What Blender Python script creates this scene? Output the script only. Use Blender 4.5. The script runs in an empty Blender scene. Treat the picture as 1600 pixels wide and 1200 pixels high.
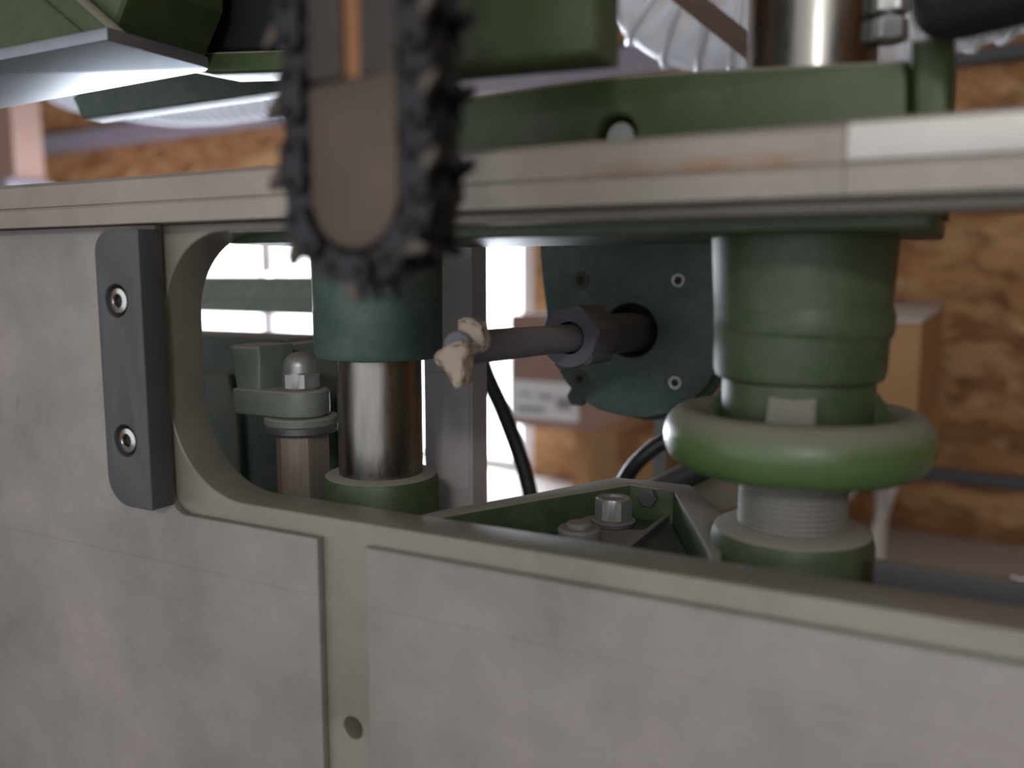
import bpy, bmesh, math, random
from mathutils import Vector, Matrix
random.seed(7)
PI = math.pi
C = bpy.context.scene.collection

# ------------------------------------------------------------------ camera, light, exposure
FPX, PITCH, YAW, CZ = 1350.0, math.radians(7.26), math.radians(27.6), 1.10
CAM = Vector((0, 0, CZ))
Fh = Vector((-math.sin(YAW), math.cos(YAW), 0)); Rt = Vector((math.cos(YAW), math.sin(YAW), 0))
Fw = Fh * math.cos(PITCH) + Vector((0, 0, -math.sin(PITCH))); Up = Rt.cross(Fw)
cd = bpy.data.cameras.new('camera'); cam = bpy.data.objects.new('camera', cd); C.objects.link(cam)
cam.matrix_world = Matrix.Translation(CAM) @ Matrix((Rt, Up, -Fw)).transposed().to_4x4()
cd.sensor_width = 36; cd.lens = FPX / 1600 * 36; cd.clip_start = .01
cd.dof.use_dof = True; cd.dof.focus_distance = .47; cd.dof.aperture_fstop = 4.0
bpy.context.scene.camera = cam
vs = bpy.context.scene.view_settings
vs.view_transform = 'Standard'; vs.look = 'None'; vs.gamma = 1; vs.use_curve_mapping = False; vs.exposure = 0.0

w = bpy.data.worlds.new('world'); bpy.context.scene.world = w; w.use_nodes = True
nt = w.node_tree; nt.nodes.clear()
wo = nt.nodes.new('ShaderNodeOutputWorld'); bg = nt.nodes.new('ShaderNodeBackground')
bg.inputs[0].default_value = (.95, .96, 1, 1)
wtc = nt.nodes.new('ShaderNodeTexCoord'); wsp = nt.nodes.new('ShaderNodeSeparateXYZ'); wmr = nt.nodes.new('ShaderNodeMapRange')
nt.links.new(wtc.outputs['Generated'], wsp.inputs[0]); nt.links.new(wsp.outputs['Y'], wmr.inputs['Value'])
wmr.inputs['From Min'].default_value = -.05; wmr.inputs['From Max'].default_value = .3
wmr.inputs['To Min'].default_value = 1.18; wmr.inputs['To Max'].default_value = 4.5
nt.links.new(wmr.outputs[0], bg.inputs[1])
nt.links.new(bg.outputs[0], wo.inputs[0])

def area(name, loc, direction, sx, sy, power, col):
    l = bpy.data.lights.new(name, 'AREA'); l.shape = 'RECTANGLE'; l.size = sx; l.size_y = sy
    l.energy = power; l.color = col
    o = bpy.data.objects.new(name, l); C.objects.link(o); o.location = loc
    o.rotation_euler = Vector(direction).to_track_quat('-Z', 'Y').to_euler()
    return o
area('window_daylight', (-2.15, 2.62, 1.05), (-.087, -1, 0), 2.9, 1.5, 270, (.80, .88, 1))
area('hall_lamp_light', (.62, -1.5, 1.75), (-.3, 1, -.35), .22, .10, 9, (1, .97, .92))

# ------------------------------------------------------------------ helpers
def ray(px, py):
    return Fw + Rt * ((px - 800) / FPX) - Up * ((py - 600) / FPX)
def P(px, py, X=None, Y=None, Z=None):
    d = ray(px, py)
    if Y is not None: t = Y / d.y
    elif X is not None: t = X / d.x
    else: t = (Z) / d.z            # Z = height relative to the lens
    return CAM + d * t
def XZ(pts, Y): return [(P(a, b, Y=Y).x, max(P(a, b, Y=Y).z, CZ - .2145)) for a, b in pts]
def XY(pts, h): return [(P(a, b, Z=h).x, P(a, b, Z=h).y) for a, b in pts]

def lin(c):
    if isinstance(c, str): c = tuple(int(c[i:i+2], 16) / 255 for i in (0, 2, 4))
    return tuple((x / 12.92 if x <= .04045 else ((x + .055) / 1.055) ** 2.4) for x in c) + (1,)

class NT:
    def __init__(s, name):
        s.m = bpy.data.materials.new(name); s.m.use_nodes = True; s.t = s.m.node_tree; s.t.nodes.clear()
        s.o = s.n('ShaderNodeOutputMaterial'); s.b = s.n('ShaderNodeBsdfPrincipled'); s.l(s.b.outputs[0], s.o.inputs[0])
        s.tc = s.n('ShaderNodeTexCoord')
        s.g = s.n('ShaderNodeNewGeometry')
    def n(s, k, **kw):
        x = s.t.nodes.new(k)
        for a, v in kw.items(): setattr(x, a, v)
        return x
    def l(s, a, b): s.t.links.new(a, b)
    def noise(s, scale, detail=4, rough=.6, stretch=None, rot=None):
        t = s.n('ShaderNodeTexNoise'); t.inputs['Scale'].default_value = scale
        t.inputs['Detail'].default_value = detail; t.inputs['Roughness'].default_value = rough
        src = s.g.outputs['Position']
        if stretch or rot:
            mp = s.n('ShaderNodeMapping'); mp.inputs['Scale'].default_value = stretch or (1, 1, 1)
            mp.inputs['Rotation'].default_value = rot or (0, 0, 0)
            s.l(src, mp.inputs[0]); src = mp.outputs[0]
        s.l(src, t.inputs['Vector']); return t.outputs['Fac']
    def ramp(s, fac, stops):
        r = s.n('ShaderNodeValToRGB'); e = r.color_ramp.elements
        while len(e) < len(stops): e.new(.5)
        for i, (p, c) in enumerate(stops): e[i].position = p; e[i].color = c if isinstance(c, tuple) and len(c) == 4 else lin(c)
        s.l(fac, r.inputs[0]); return r.outputs[0]
    def mix(s, f, a, b):
        x = s.n('ShaderNodeMix', data_type='RGBA')
        if isinstance(f, float): x.inputs[0].default_value = f
        else: s.l(f, x.inputs[0])
        for v, i in ((a, 6), (b, 7)):
            if isinstance(v, tuple): x.inputs[i].default_value = v
            elif isinstance(v, str): x.inputs[i].default_value = lin(v)
            else: s.l(v, x.inputs[i])
        return x.outputs[2]
    def bump(s, fac, strength, dist=.001):
        b = s.n('ShaderNodeBump'); b.inputs['Strength'].default_value = strength; b.inputs['Distance'].default_value = dist
        s.l(fac, b.inputs['Height']); s.l(b.outputs[0], s.b.inputs['Normal'])
    def fin(s, col=None, rough=.5, metal=0.0, spec=None):
        if col is not None:
            if isinstance(col, (str, tuple)): s.b.inputs['Base Color'].default_value = lin(col) if isinstance(col, str) else col
            else: s.l(col, s.b.inputs['Base Color'])
        if isinstance(rough, float): s.b.inputs['Roughness'].default_value = rough
        else: s.l(rough, s.b.inputs['Roughness'])
        s.b.inputs['Metallic'].default_value = metal
        if spec is not None: s.b.inputs['Specular IOR Level'].default_value = spec
        return s.m
    def topmask(s, lo=.35, hi=.8):
        # settled sawdust lies on faces that look upward
        sx = s.n('ShaderNodeSeparateXYZ'); s.l(s.g.outputs['Normal'], sx.inputs[0])
        nz = s.noise(900, 3); ad = s.n('ShaderNodeMath', operation='MULTIPLY_ADD'); s.l(nz, ad.inputs[0]); ad.inputs[1].default_value = .35; s.l(sx.outputs['Z'], ad.inputs[2])
        return s.ramp(ad.outputs[0], [(lo, (0, 0, 0, 1)), (hi, (1, 1, 1, 1))])

def paint(name, c1, c2, dust='938e84', rough=.48, lo=.45, hi=1.0, side=.18):
    m = NT(name)
    base = m.mix(m.ramp(m.noise(18, 5), [(.35, (0, 0, 0, 1)), (.65, (1, 1, 1, 1))]), c1, c2)
    film = m.ramp(m.noise(55, 6, .7), [(.42, (0, 0, 0, 1)), (.78, (side, side, side, 1))])
    base = m.mix(film, base, dust)
    tm = m.topmask(lo, hi)
    col = m.mix(tm, base, dust)
    ro = m.mix(tm, (rough,) * 3 + (1,), (.9, .9, .9, 1))
    m.bump(m.noise(700, 3), .25, .0006)
    return m.fin(col, ro)

M = {}
M['green'] = paint('green_paint', '3f5237', '36482f', lo=.6)
M['green_dusty'] = paint('dusty_green_paint', '667469', '596b60', side=.5)
M['teal'] = paint('bluish_lit_green_paint', '486059', '3f564f', side=.3, lo=.6)  # machine green again, with the bluish light put into its colour
M['olive'] = paint('olive_green_paint', '3d5028', '334421', side=.12)
M['wheel'] = paint('handwheel_paint', '50673e', '475e38', dust='7f7b6c', rough=.26, lo=.30, hi=1.25, side=.10)

def metal(name, c, rough, mot=.0, dust=True, met=1.0, dustc='8d857c'):
    m = NT(name)
    col = m.mix(m.noise(40, 5), lin(c), tuple(x * (1 - mot) for x in lin(c)[:3]) + (1,))
    if dust:
        tm = m.topmask(.55, 1.1); col = m.mix(tm, col, dustc)
        rr = m.mix(tm, (rough,) * 3 + (1,), (.9, .9, .9, 1)); m.fin(col, rr, met)
    else: m.fin(col, rough, met)
    return m.m
M['steel'] = metal('zinc_steel', 'a7aaa8', .4, .25, met=.6)
M['dull'] = metal('dull_steel', '6a6a70', .5, .3, met=.6)
M['chrome_plain'] = metal('bright_steel', 'c9c7c2', .22, .1, dust=False)
M['black'] = metal('black_cover_hole_shade', '14161a', .6, 0, dust=False, met=0.0)  # black of the motor cover, and of discs that paint shade into holes
M['rubber'] = metal('black_rubber', '23262d', .45, .2, dust=False, met=0.0)
def chrome():
    m = NT('worn_ground_steel')
    st = m.noise(60, 6, .7, stretch=(1, 1, .12))
    col = m.ramp(st, [(.3, '6d6a66'), (.55, '8b8883'), (.8, 'a8a49d')])
    ro = m.ramp(m.noise(120, 5, stretch=(1, 1, .3)), [(.3, (.22,) * 3 + (1,)), (.8, (.42,) * 3 + (1,))])
    m.fin(col, ro, 1.0); return m.m
M['chrome'] = chrome()
def alu(name, a, b, c, met=.25, rough=.55, line=None):
    m = NT(name)
    n1 = m.noise(11, 9, .72); n2 = m.noise(160, 4, .7)
    col = m.ramp(n1, [(.3, a), (.5, b), (.7, c)])
    col = m.mix(m.ramp(n2, [(.62, (0, 0, 0, 1)), (.8, (.25, .25, .25, 1))]), col, '6f6862')
    if line:                                     # long scribed line across the panel
        sx = m.n('ShaderNodeSeparateXYZ'); m.l(m.g.outputs['Position'], sx.inputs[0])
        cm = m.n('ShaderNodeMath', operation='COMPARE'); m.l(sx.outputs['Z'], cm.inputs[0]); cm.inputs[1].default_value = line; cm.inputs[2].default_value = .0006
        ml = m.n('ShaderNodeMath', operation='MULTIPLY'); m.l(cm.outputs[0], ml.inputs[0]); ml.inputs[1].default_value = .14
        col = m.mix(ml.outputs[0], col, '5d5650')
    sp = m.ramp(m.noise(45, 2), [(.72, (0, 0, 0, 1)), (.78, (.5, .5, .5, 1))])
    col = m.mix(sp, col, '665c55')
    m.bump(m.noise(1200, 2), .1, .0003)
    return m.fin(col, rough, met)
M['alu'] = alu('dusty_aluminium', '817c7b', '96908c', 'a59e9b', line=CZ - .1433)
M['alu_base'] = alu('yellowed_aluminium', '7f7c70', '8d887e', '979289', .2, .5)
M['alu_bar'] = alu('bar_aluminium', '87817a', '968f86', 'a3998f', .3, .45)
def stain(mat, zc_, hw_, x0_, x1_):
    t = mat.node_tree; b = [n for n in t.nodes if n.type == 'BSDF_PRINCIPLED'][0]; old = b.inputs['Base Color'].links[0].from_socket
    g = t.nodes.new('ShaderNodeNewGeometry'); sx = t.nodes.new('ShaderNodeSeparateXYZ'); t.links.new(g.outputs['Position'], sx.inputs[0])
    def band(sock, a, b_, soft):
        m1 = t.nodes.new('ShaderNodeMapRange'); m1.interpolation_type = 'SMOOTHSTEP'; t.links.new(sock, m1.inputs[0]); m1.inputs[1].default_value = a - soft; m1.inputs[2].default_value = a + soft
        m2 = t.nodes.new('ShaderNodeMapRange'); m2.interpolation_type = 'SMOOTHSTEP'; t.links.new(sock, m2.inputs[0]); m2.inputs[1].default_value = b_ - soft; m2.inputs[2].default_value = b_ + soft; m2.inputs[3].default_value = 1; m2.inputs[4].default_value = 0
        mm = t.nodes.new('ShaderNodeMath'); mm.operation = 'MULTIPLY'; t.links.new(m1.outputs[0], mm.inputs[0]); t.links.new(m2.outputs[0], mm.inputs[1]); return mm.outputs[0]
    a = band(sx.outputs['Z'], zc_ - hw_ * .2, zc_ + hw_, .0015); c = band(sx.outputs['X'], x0_, x1_, .012)
    nz = t.nodes.new('ShaderNodeTexNoise'); nz.inputs['Scale'].default_value = 60; t.links.new(g.outputs['Position'], nz.inputs['Vector'])
    m1 = t.nodes.new('ShaderNodeMath'); m1.operation = 'MULTIPLY'; t.links.new(a, m1.inputs[0]); t.links.new(c, m1.inputs[1])
    m2 = t.nodes.new('ShaderNodeMath'); m2.operation = 'MULTIPLY'; t.links.new(m1.outputs[0], m2.inputs[0]); t.links.new(nz.outputs['Fac'], m2.inputs[1])
    mx = t.nodes.new('ShaderNodeMix'); mx.data_type = 'RGBA'; t.links.new(m2.outputs[0], mx.inputs[0]); t.links.new(old, mx.inputs[6]); mx.inputs[7].default_value = lin('8a6238'); t.links.new(mx.outputs[2], b.inputs['Base Color'])
stain(M['alu_bar'], CZ + .0330, .004, -.115, -.045)
M['alu_bright'] = alu('clean_aluminium', 'bdb8b3', 'c6c1bc', 'cfcac5', .25, .4)
M['pad'] = alu('dark_grey_plastic', '474b4d', '4c4f52', '505356', 0.0, .5)

def osb():
    m = NT('oriented_strand_board')
    vn = m.n('ShaderNodeVectorMath', operation='ADD'); ns = m.n('ShaderNodeTexNoise'); ns.inputs['Scale'].default_value = 9
    ns.inputs['Detail'].default_value = 3
    m.l(m.g.outputs['Position'], ns.inputs['Vector']); sc = m.n('ShaderNodeVectorMath', operation='SCALE'); sc.inputs['Scale'].default_value = .10
    m.l(ns.outputs['Color'], sc.inputs[0]); m.l(m.g.outputs['Position'], vn.inputs[0]); m.l(sc.outputs[0], vn.inputs[1])
    cols = []
    for sx, sz, a in ((9, 42, .25), (14, 34, -.45)):
        mp = m.n('ShaderNodeMapping'); mp.inputs['Rotation'].default_value = (0, a, 0); mp.inputs['Scale'].default_value = (sx, 1, sz)
        m.l(vn.outputs[0], mp.inputs[0]); v = m.n('ShaderNodeTexVoronoi'); v.inputs['Scale'].default_value = 1.0
        m.l(mp.outputs[0], v.inputs['Vector']); s2 = m.n('ShaderNodeSeparateColor'); m.l(v.outputs['Color'], s2.inputs[0])
        cols.append(m.ramp(s2.outputs[0], [(.0, '6c4329'), (.3, '94653c'), (.6, 'a6784a'), (1, 'c6a075')]))
    f = m.ramp(m.noise(12, 3), [(.42, (0, 0, 0, 1)), (.58, (1, 1, 1, 1))])
    col = m.mix(f, cols[0], cols[1])
    col = m.mix(.30, col, m.ramp(m.noise(25, 5, .7, stretch=(.4, 1, 1.6)), [(.3, '5a351f'), (.7, 'c0966a')]))
    return m.fin(col, .65, 0.0, .3)
M['osb'] = osb()
def card(name, a, b):
    m = NT(name); return m.fin(m.ramp(m.noise(6, 4), [(.3, a), (.7, b)]), .8, 0.0, .2)
M['card'] = card('cardboard', 'a9845f', 'b58f68')
M['card_pink'] = card('pale_cardboard', '94786d', '9f8378')
M['card_dark'] = card('dark_kraft_cardboard', '97694a', 'a0714f')  # darker kraft brown of the packing tape
M['paper'] = card('paper_label', 'dcdcde', 'e6e6e8')
M['ink'] = card('printed_ink', '8e8e96', '9a9aa2')
M['white'] = card('white_laminate', 'c8c3c0', 'd2cdca')
M['concrete'] = card('concrete', '857f79', '96908a')
M['plaster'] = card('plaster', 'b5b0aa', 'bfbab4')
M['trunk'] = card('lilac_grey_trunking', '8c8896', '979299')
M['conduit'] = card('grey_pipe', '55585a', '5e6163')
M['wood'] = card('wood_chip', 'b7a696', 'cdbfae')
M['orange'] = metal('orange_stain_steel', '9a6a45', .45, .3, dust=False, met=.4)
M['pocket'] = paint('pocket_floor_paint', '4a554d', '414b44', side=.3, lo=1.25, hi=1.5)
M['post'] = metal('dusty_grey_steel', 'c6c1c4', .6, .25, met=.0)
M['rod'] = metal('grey_blue_steel', '7b7c88', .5, .2, met=.0)
M['nutm'] = metal('dark_blue_steel', '5a5b66', .55, .2, met=.0)
M['screwdust'] = metal('dust_filled_screw', '5f594f', .7, .3, dust=False, met=0.0)
M['standoff'] = metal('brownish_steel', '877c73', .55, .3, met=.2)
M['brown'] = metal('brown_steel', '7d6455', .55, .3, met=.3)
M['barsteel'] = metal('guide_bar_steel', '62564c', .36, .5, dust=False, met=.75)
M['barsteel2'] = metal('guide_bar_dark_steel', '4a4340', .42, .35, dust=False, met=.75)
M['chainm'] = metal('oily_chain_steel', '37363a', .34, .5, dust=False, met=.7)
M['toothm'] = metal('bright_tooth_steel', '6b6056', .36, .4, dust=False, met=.8)
M['bluesteel'] = metal('milled_table_steel', 'a3adb8', .4, .25, dust=False, met=.9)
def hose_mat():
    m = NT('clear_ribbed_hose')
    m.fin('e9eef4', .12, 0.0); m.b.inputs['Transmission Weight'].default_value = .35
    tr = m.n('ShaderNodeBsdfTranslucent'); tr.inputs[0].default_value = (.95, .97, 1, 1); mx = m.n('ShaderNodeMixShader'); mx.inputs[0].default_value = .35
    m.l(m.b.outputs[0], mx.inputs[1]); m.l(tr.outputs[0], mx.inputs[2])
    tp = m.n('ShaderNodeBsdfTransparent'); m2 = m.n('ShaderNodeMixShader'); m2.inputs[0].default_value = .55
    m.l(mx.outputs[0], m2.inputs[1]); m.l(tp.outputs[0], m2.inputs[2]); m.l(m2.outputs[0], m.o.inputs[0]); return m.m
M['hose'] = hose_mat()
def rib_mat():
    m = NT('white_spiral_rib'); m.fin('f2f5fa', .12)
    tr = m.n('ShaderNodeBsdfTranslucent'); tr.inputs[0].default_value = (.95, .97, 1, 1); mx = m.n('ShaderNodeMixShader'); mx.inputs[0].default_value = .35
    m.l(m.b.outputs[0], mx.inputs[1]); m.l(tr.outputs[0], mx.inputs[2]); m.l(mx.outputs[0], m.o.inputs[0]); return m.m
M['rib'] = rib_mat()
def glass():
    m = NT('window_glass'); t = m.n('ShaderNodeBsdfTransparent'); g = m.n('ShaderNodeBsdfGlossy'); g.inputs['Roughness'].default_value = .03
    mx = m.n('ShaderNodeMixShader'); mx.inputs[0].default_value = .06
    m.l(t.outputs[0], mx.inputs[1]); m.l(g.outputs[0], mx.inputs[2]); m.l(mx.outputs[0], m.o.inputs[0]); return m.m
M['glass'] = glass()

def smooth(me, ang=35):
    for p in me.polygons: p.use_smooth = True
    bm = bmesh.new(); bm.from_mesh(me)
    for e in bm.edges:
        if len(e.link_faces) == 2 and e.calc_face_angle(0) > math.radians(ang): e.smooth = False
    bm.to_mesh(me); bm.free()

def link(name, me, mat, parent=None, matrix=None):
    me.materials.clear(); me.materials.append(M[mat] if isinstance(mat, str) else mat)
    o = bpy.data.objects.new(name, me); C.objects.link(o)
    if parent is not None:
        o.parent = parent; o.matrix_parent_inverse = Matrix.Identity(4)
        o.matrix_basis = Matrix.Translation(-parent.location) if parent.type == 'EMPTY' else Matrix.Identity(4)   # meshes are built in world coordinates
    return o
def thing(name, label, cat, loc, group=None):
    o = bpy.data.objects.new(name, None); C.objects.link(o); o.location = loc; o.empty_display_size = .02
    return tag(o, label, cat, group)
def tag(o, label, cat, group=None):
    o['label'] = label; o['category'] = cat
    if group: o['group'] = group
    return o
def struct(o): o['kind'] = 'structure'; return o

def slab_me(poly, axis, a, b, holes=(), bev=0.0, seg=2):
    """polygon extruded between a and b along axis ('Y': poly in X,Z; 'Z': poly in X,Y; 'X': poly in Y,Z)"""
    cu = bpy.data.curves.new('c', 'CURVE'); cu.dimensions = '2D'; cu.fill_mode = 'BOTH'
    for lp in [poly] + list(holes):
        s = cu.splines.new('POLY'); s.points.add(len(lp) - 1); s.use_cyclic_u = True
        for p, (x, y) in zip(s.points, lp): p.co = (x, y, 0, 1)
    a, b = min(a, b), max(a, b); th = b - a
    bev = min(bev, th * .45)
    cu.extrude = th / 2 - bev; cu.bevel_depth = bev; cu.bevel_resolution = seg; cu.offset = -bev
    o = bpy.data.objects.new('c', cu); C.objects.link(o)
    dg = bpy.context.evaluated_depsgraph_get(); me = bpy.data.meshes.new_from_object(o.evaluated_get(dg))
    bpy.data.objects.remove(o); bpy.data.curves.remove(cu)
    mid = (a + b) / 2
    for v in me.vertices:
        x, y, z = v.co
        if axis == 'Y': v.co = (x, mid - z, y)
        elif axis == 'Z': v.co = (x, y, mid + z)
        else: v.co = (mid + z, x, y)
    bm = bmesh.new(); bm.from_mesh(me); bmesh.ops.remove_doubles(bm, verts=bm.verts, dist=1e-6)
    bmesh.ops.recalc_face_normals(bm, faces=bm.faces); bm.to_mesh(me); bm.free()
    smooth(me, 25); return me
def slab(name, poly, axis, a, b, mat, parent=None, holes=(), bev=0.0):
    return link(name, slab_me(poly, axis, a, b, holes, bev), mat, parent)
def rect(x0, y0, x1, y1, r=0, n=6, rr=None):
    """rounded rectangle; rr = radii of corners (x0y0, x1y0, x1y1, x0y1)"""
    rr = rr or (r,) * 4; out = []
    for (cx, cy, a0, q) in ((x0, y0, PI, rr[0]), (x1, y0, 1.5 * PI, rr[1]), (x1, y1, 0, rr[2]), (x0, y1, .5 * PI, rr[3])):
        sx = 1 if cx == x0 else -1; sy = 1 if cy == y0 else -1
        if q <= 0: out.append((cx, cy)); continue
        for i in range(n + 1):
            t = a0 + .5 * PI * i / n; out.append((cx + sx * q + q * math.cos(t), cy + sy * q + q * math.sin(t)))
    return out
def circ(cx, cy, r, n=40, a0=0): return [(cx + r * math.cos(a0 + 2 * PI * i / n), cy + r * math.sin(a0 + 2 * PI * i / n)) for i in range(n)]
def box(name, x0, y0, z0, x1, y1, z1, mat, parent=None, bev=.0008):
    return slab(name, rect(min(x0, x1), min(y0, y1), max(x0, x1), max(y0, y1)), 'Z', z0, z1, mat, parent, bev=bev)
def lathe_me(c, prof, n=64, axis=Vector((0, 0, 1))):
    bm = bmesh.new(); rings = []
    q = Vector((0, 0, 1)).rotation_difference(axis)
    for r, z in prof:
        if r < 1e-6: rings.append([bm.verts.new(Vector(c) + q @ Vector((0, 0, z)))])
        else: rings.append([bm.verts.new(Vector(c) + q @ Vector((r * math.cos(2 * PI * i / n), r * math.sin(2 * PI * i / n), z))) for i in range(n)])
    for A, B in zip(rings, rings[1:]):
        for i in range(n):
            j = (i + 1) % n
            if len(A) == 1 and len(B) == 1: continue
            if len(A) == 1: bm.faces.new((A[0], B[j], B[i]))
            elif len(B) == 1: bm.faces.new((A[i], A[j], B[0]))
            else: bm.faces.new((A[i], A[j], B[j], B[i]))
    for R in (rings[0], rings[-1]):
        if len(R) > 1 and prof[0] != prof[-1]: bm.faces.new(R)
    bmesh.ops.remove_doubles(bm, verts=bm.verts, dist=1e-7)
    bmesh.ops.recalc_face_normals(bm, faces=bm.faces)
    me = bpy.data.meshes.new('m'); bm.to_mesh(me); bm.free(); smooth(me, 32); return me
def lathe(name, c, prof, mat, parent=None, n=64, axis=Vector((0, 0, 1))): return link(name, lathe_me(c, prof, n, axis), mat, parent)
def cyl(name, p0, p1, r, mat, parent=None, n=40, bev=.0008):
    p0, p1 = Vector(p0), Vector(p1); L = (p1 - p0).length
    return lathe(name, p0, [(0, 0), (r - bev, 0), (r, bev), (r, L - bev), (r - bev, L), (0, L)], mat, parent, n, (p1 - p0).normalized())
def bez(pts, n=10):
    pts = [Vector(p) for p in pts]; out = []
    for i in range(len(pts) - 1):
        p0 = pts[max(i - 1, 0)]; p1 = pts[i]; p2 = pts[i + 1]; p3 = pts[min(i + 2, len(pts) - 1)]
        for k in range(n):
            t = k / n; out.append(.5 * ((2 * p1) + (p2 - p0) * t + (2 * p0 - 5 * p1 + 4 * p2 - p3) * t * t + (3 * p1 - p0 - 3 * p2 + p3) * t ** 3))
    return out + [pts[-1]]
def tube_me(pts, r, n=20, rib=0, ribn=1.0):
    bm = bmesh.new(); rings = []; N = len(pts); s = 0
    side = None
    for i, p in enumerate(pts):
        t = (pts[min(i + 1, N - 1)] - pts[max(i - 1, 0)]).normalized()
        if side is None: side = t.cross(Vector((0, 0, 1)) if abs(t.z) < .9 else Vector((1, 0, 0))).normalized()
        side = (side - t * side.dot(t)).normalized(); up = t.cross(side)
        if i: s += (p - pts[i - 1]).length
        rad = r + (rib * math.sin(2 * PI * s / ribn) if rib else 0)
        rings.append([bm.verts.new(p + (side * math.cos(2 * PI * k / n) + up * math.sin(2 * PI * k / n)) * rad) for k in range(n)])
    for A, B in zip(rings, rings[1:]):
        for k in range(n): bm.faces.new((A[k], A[(k + 1) % n], B[(k + 1) % n], B[k]))
    bm.faces.new(rings[0]); bm.faces.new(rings[-1]); bmesh.ops.recalc_face_normals(bm, faces=bm.faces)
    me = bpy.data.meshes.new('t'); bm.to_mesh(me); bm.free(); smooth(me, 50); return me
def tube(name, pts, r, mat, parent=None, n=20, rib=0, ribn=1.0): return link(name, tube_me(pts, r, n, rib, ribn), mat, parent)
def hexprism_me(c, af, h, axis=Vector((0, 0, 1)), bore=0, rot=0, chamf=True):
    """hexagon nut with chamfered corners; af across flats"""
    R = af / 2 / math.cos(PI / 6); ch = .085 * af if chamf else 0
    bm = bmesh.new(); q = Vector((0, 0, 1)).rotation_difference(axis); n = 48; rings = []
    def hexr(a, lim):
        a = (a - rot) % (PI / 3) - PI / 6; return min(af / 2 / math.cos(a), lim)
    prof = [(af * .49, 0), (R, ch * .55), (R, h - ch * .55), (af * .49, h)]
    if bore: prof = [(-bore, h * .02)] + prof + [(-bore, h * .98), (-bore * .98, h * .6)]
    for r, z in prof:
        rr = []
        for i in range(n):
            a = 2 * PI * i / n; x = -r if r < 0 else hexr(a, r)
            rr.append(bm.verts.new(Vector(c) + q @ Vector((x * math.cos(a), x * math.sin(a), z))))
        rings.append(rr)
    for A, B in zip(rings, rings[1:]):
        for i in range(n): bm.faces.new((A[i], A[(i + 1) % n], B[(i + 1) % n], B[i]))
    bm.faces.new(rings[0]); bm.faces.new(rings[-1]); bmesh.ops.recalc_face_normals(bm, faces=bm.faces)
    me = bpy.data.meshes.new('h'); bm.to_mesh(me); bm.free(); smooth(me, 20); return me
def hexnut(name, c, af, h, mat, parent=None, axis=Vector((0, 0, 1)), bore=0, rot=0): return link(name, hexprism_me(c, af, h, axis, bore, rot), mat, parent)
def joinme(mes):
    bm = bmesh.new()
    for m in mes: bm.from_mesh(m)
    me = bpy.data.meshes.new('j'); bm.to_mesh(me); bm.free()
    for p in me.polygons: p.use_smooth = True
    return me
def socket_screw(c, r, parent, axis=Vector((0, -1, 0)), mat='chrome_plain', h=.004, name='screw'):
    """round socket screw head: head with rim and a black hexagon disc as the shade of its socket"""
    s = lathe(name, c, [(0, -.0008), (r, -.0008), (r, h * .55), (r * .9, h * .9), (r * .55, h), (r * .5, h * .93), (r * .48, h * .5), (0, h * .5)], mat, parent, 32, axis)
    q = Vector(c) + axis * (h * .5 + .00015)
    hexnut('socket', q, r * .84, .0003, 'black', s, axis=axis)  # flat black hexagon, painted shade of the socket
    return s

# ------------------------------------------------------------------ room
WY = 2.0
hw = lambda h: CZ + h
struct(box('floor', -5, -3, -.1, 3, WY + .6, 0, 'concrete', bev=0))
struct(box('ceiling', -5, -3, 3.0, 3, WY + .6, 3.1, 'plaster', bev=0))
struct(box('wall_left', -5.1, -3, 0, -5, WY + .6, 3, 'osb', bev=0))
struct(box('wall_right', 3, -3, 0, 3.1, WY + .0, 3, 'osb', bev=0))
WX0, WX1, WZ0, WZ1 = -3.3, -.985, hw(-.56), hw(.24)
WALL = []
WROT = Matrix.Translation((-.95, 2, 0)) @ Matrix.Rotation(math.radians(-5), 4, 'Z') @ Matrix.Translation((.95, -2, 0))
def wally(x): return 2 - math.tan(math.radians(5)) * (x + .95)
WALL.append(slab('wall_back', rect(-5.2, 0, 3.2, 3), 'Y', WY, WY + .12, 'osb', holes=[rect(WX0, WZ0, WX1, WZ1)]))
struct(WALL[0])
wf = slab('window_1', rect(WX0, WZ0, WX1, WZ1), 'Y', WY + .02, WY + .09, 'white',
          holes=[rect(WX0 + .06, WZ0 + .06, -2.03, WZ1 - .06), rect(-1.97, WZ0 + .06, WX1 - .05, WZ1 - .06)], bev=.004)
struct(wf); WALL.append(wf)
for a, b in ((WX0 + .06, -2.03), (-1.97, WX1 - .05)):
    pn = slab('window_pane', rect(a, WZ0 + .06, b, WZ1 - .06), 'Y', WY + .052, WY + .058, 'glass', wf)
box('window_handle', -1.99, WY - .01, 1.0, -1.97, WY + .02, 1.10, 'chrome_plain', wf)

# cable trunking along the board wall, pipe rail shelf, bench
t = slab('cable_trunking', [(WY - .05, 0), (WY, 0), (WY, .062), (WY - .044, .062), (WY - .05, .056)], 'X', -4.6, 2.6, 'trunk')
for v in t.data.vertices: v.co.z += hw(.452); v.co.y -= .001
WALL.append(t)
tag(t, 'lilac grey cable trunking running along the chipboard wall above the window', 'trunking')
l2 = tube('cable', bez([(-4.6, WY - .018, hw(.5235)), (-1.5, WY - .018, hw(.5235)), (0, WY - .018, hw(.5235)), (2.5, WY - .018, hw(.5235))]), .009, 'conduit'); WALL.append(l2)
for o in WALL: o.matrix_world = WROT @ o.matrix_world
tag(l2, 'thin grey cable laid on top of the lilac grey trunking', 'cable')

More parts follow.
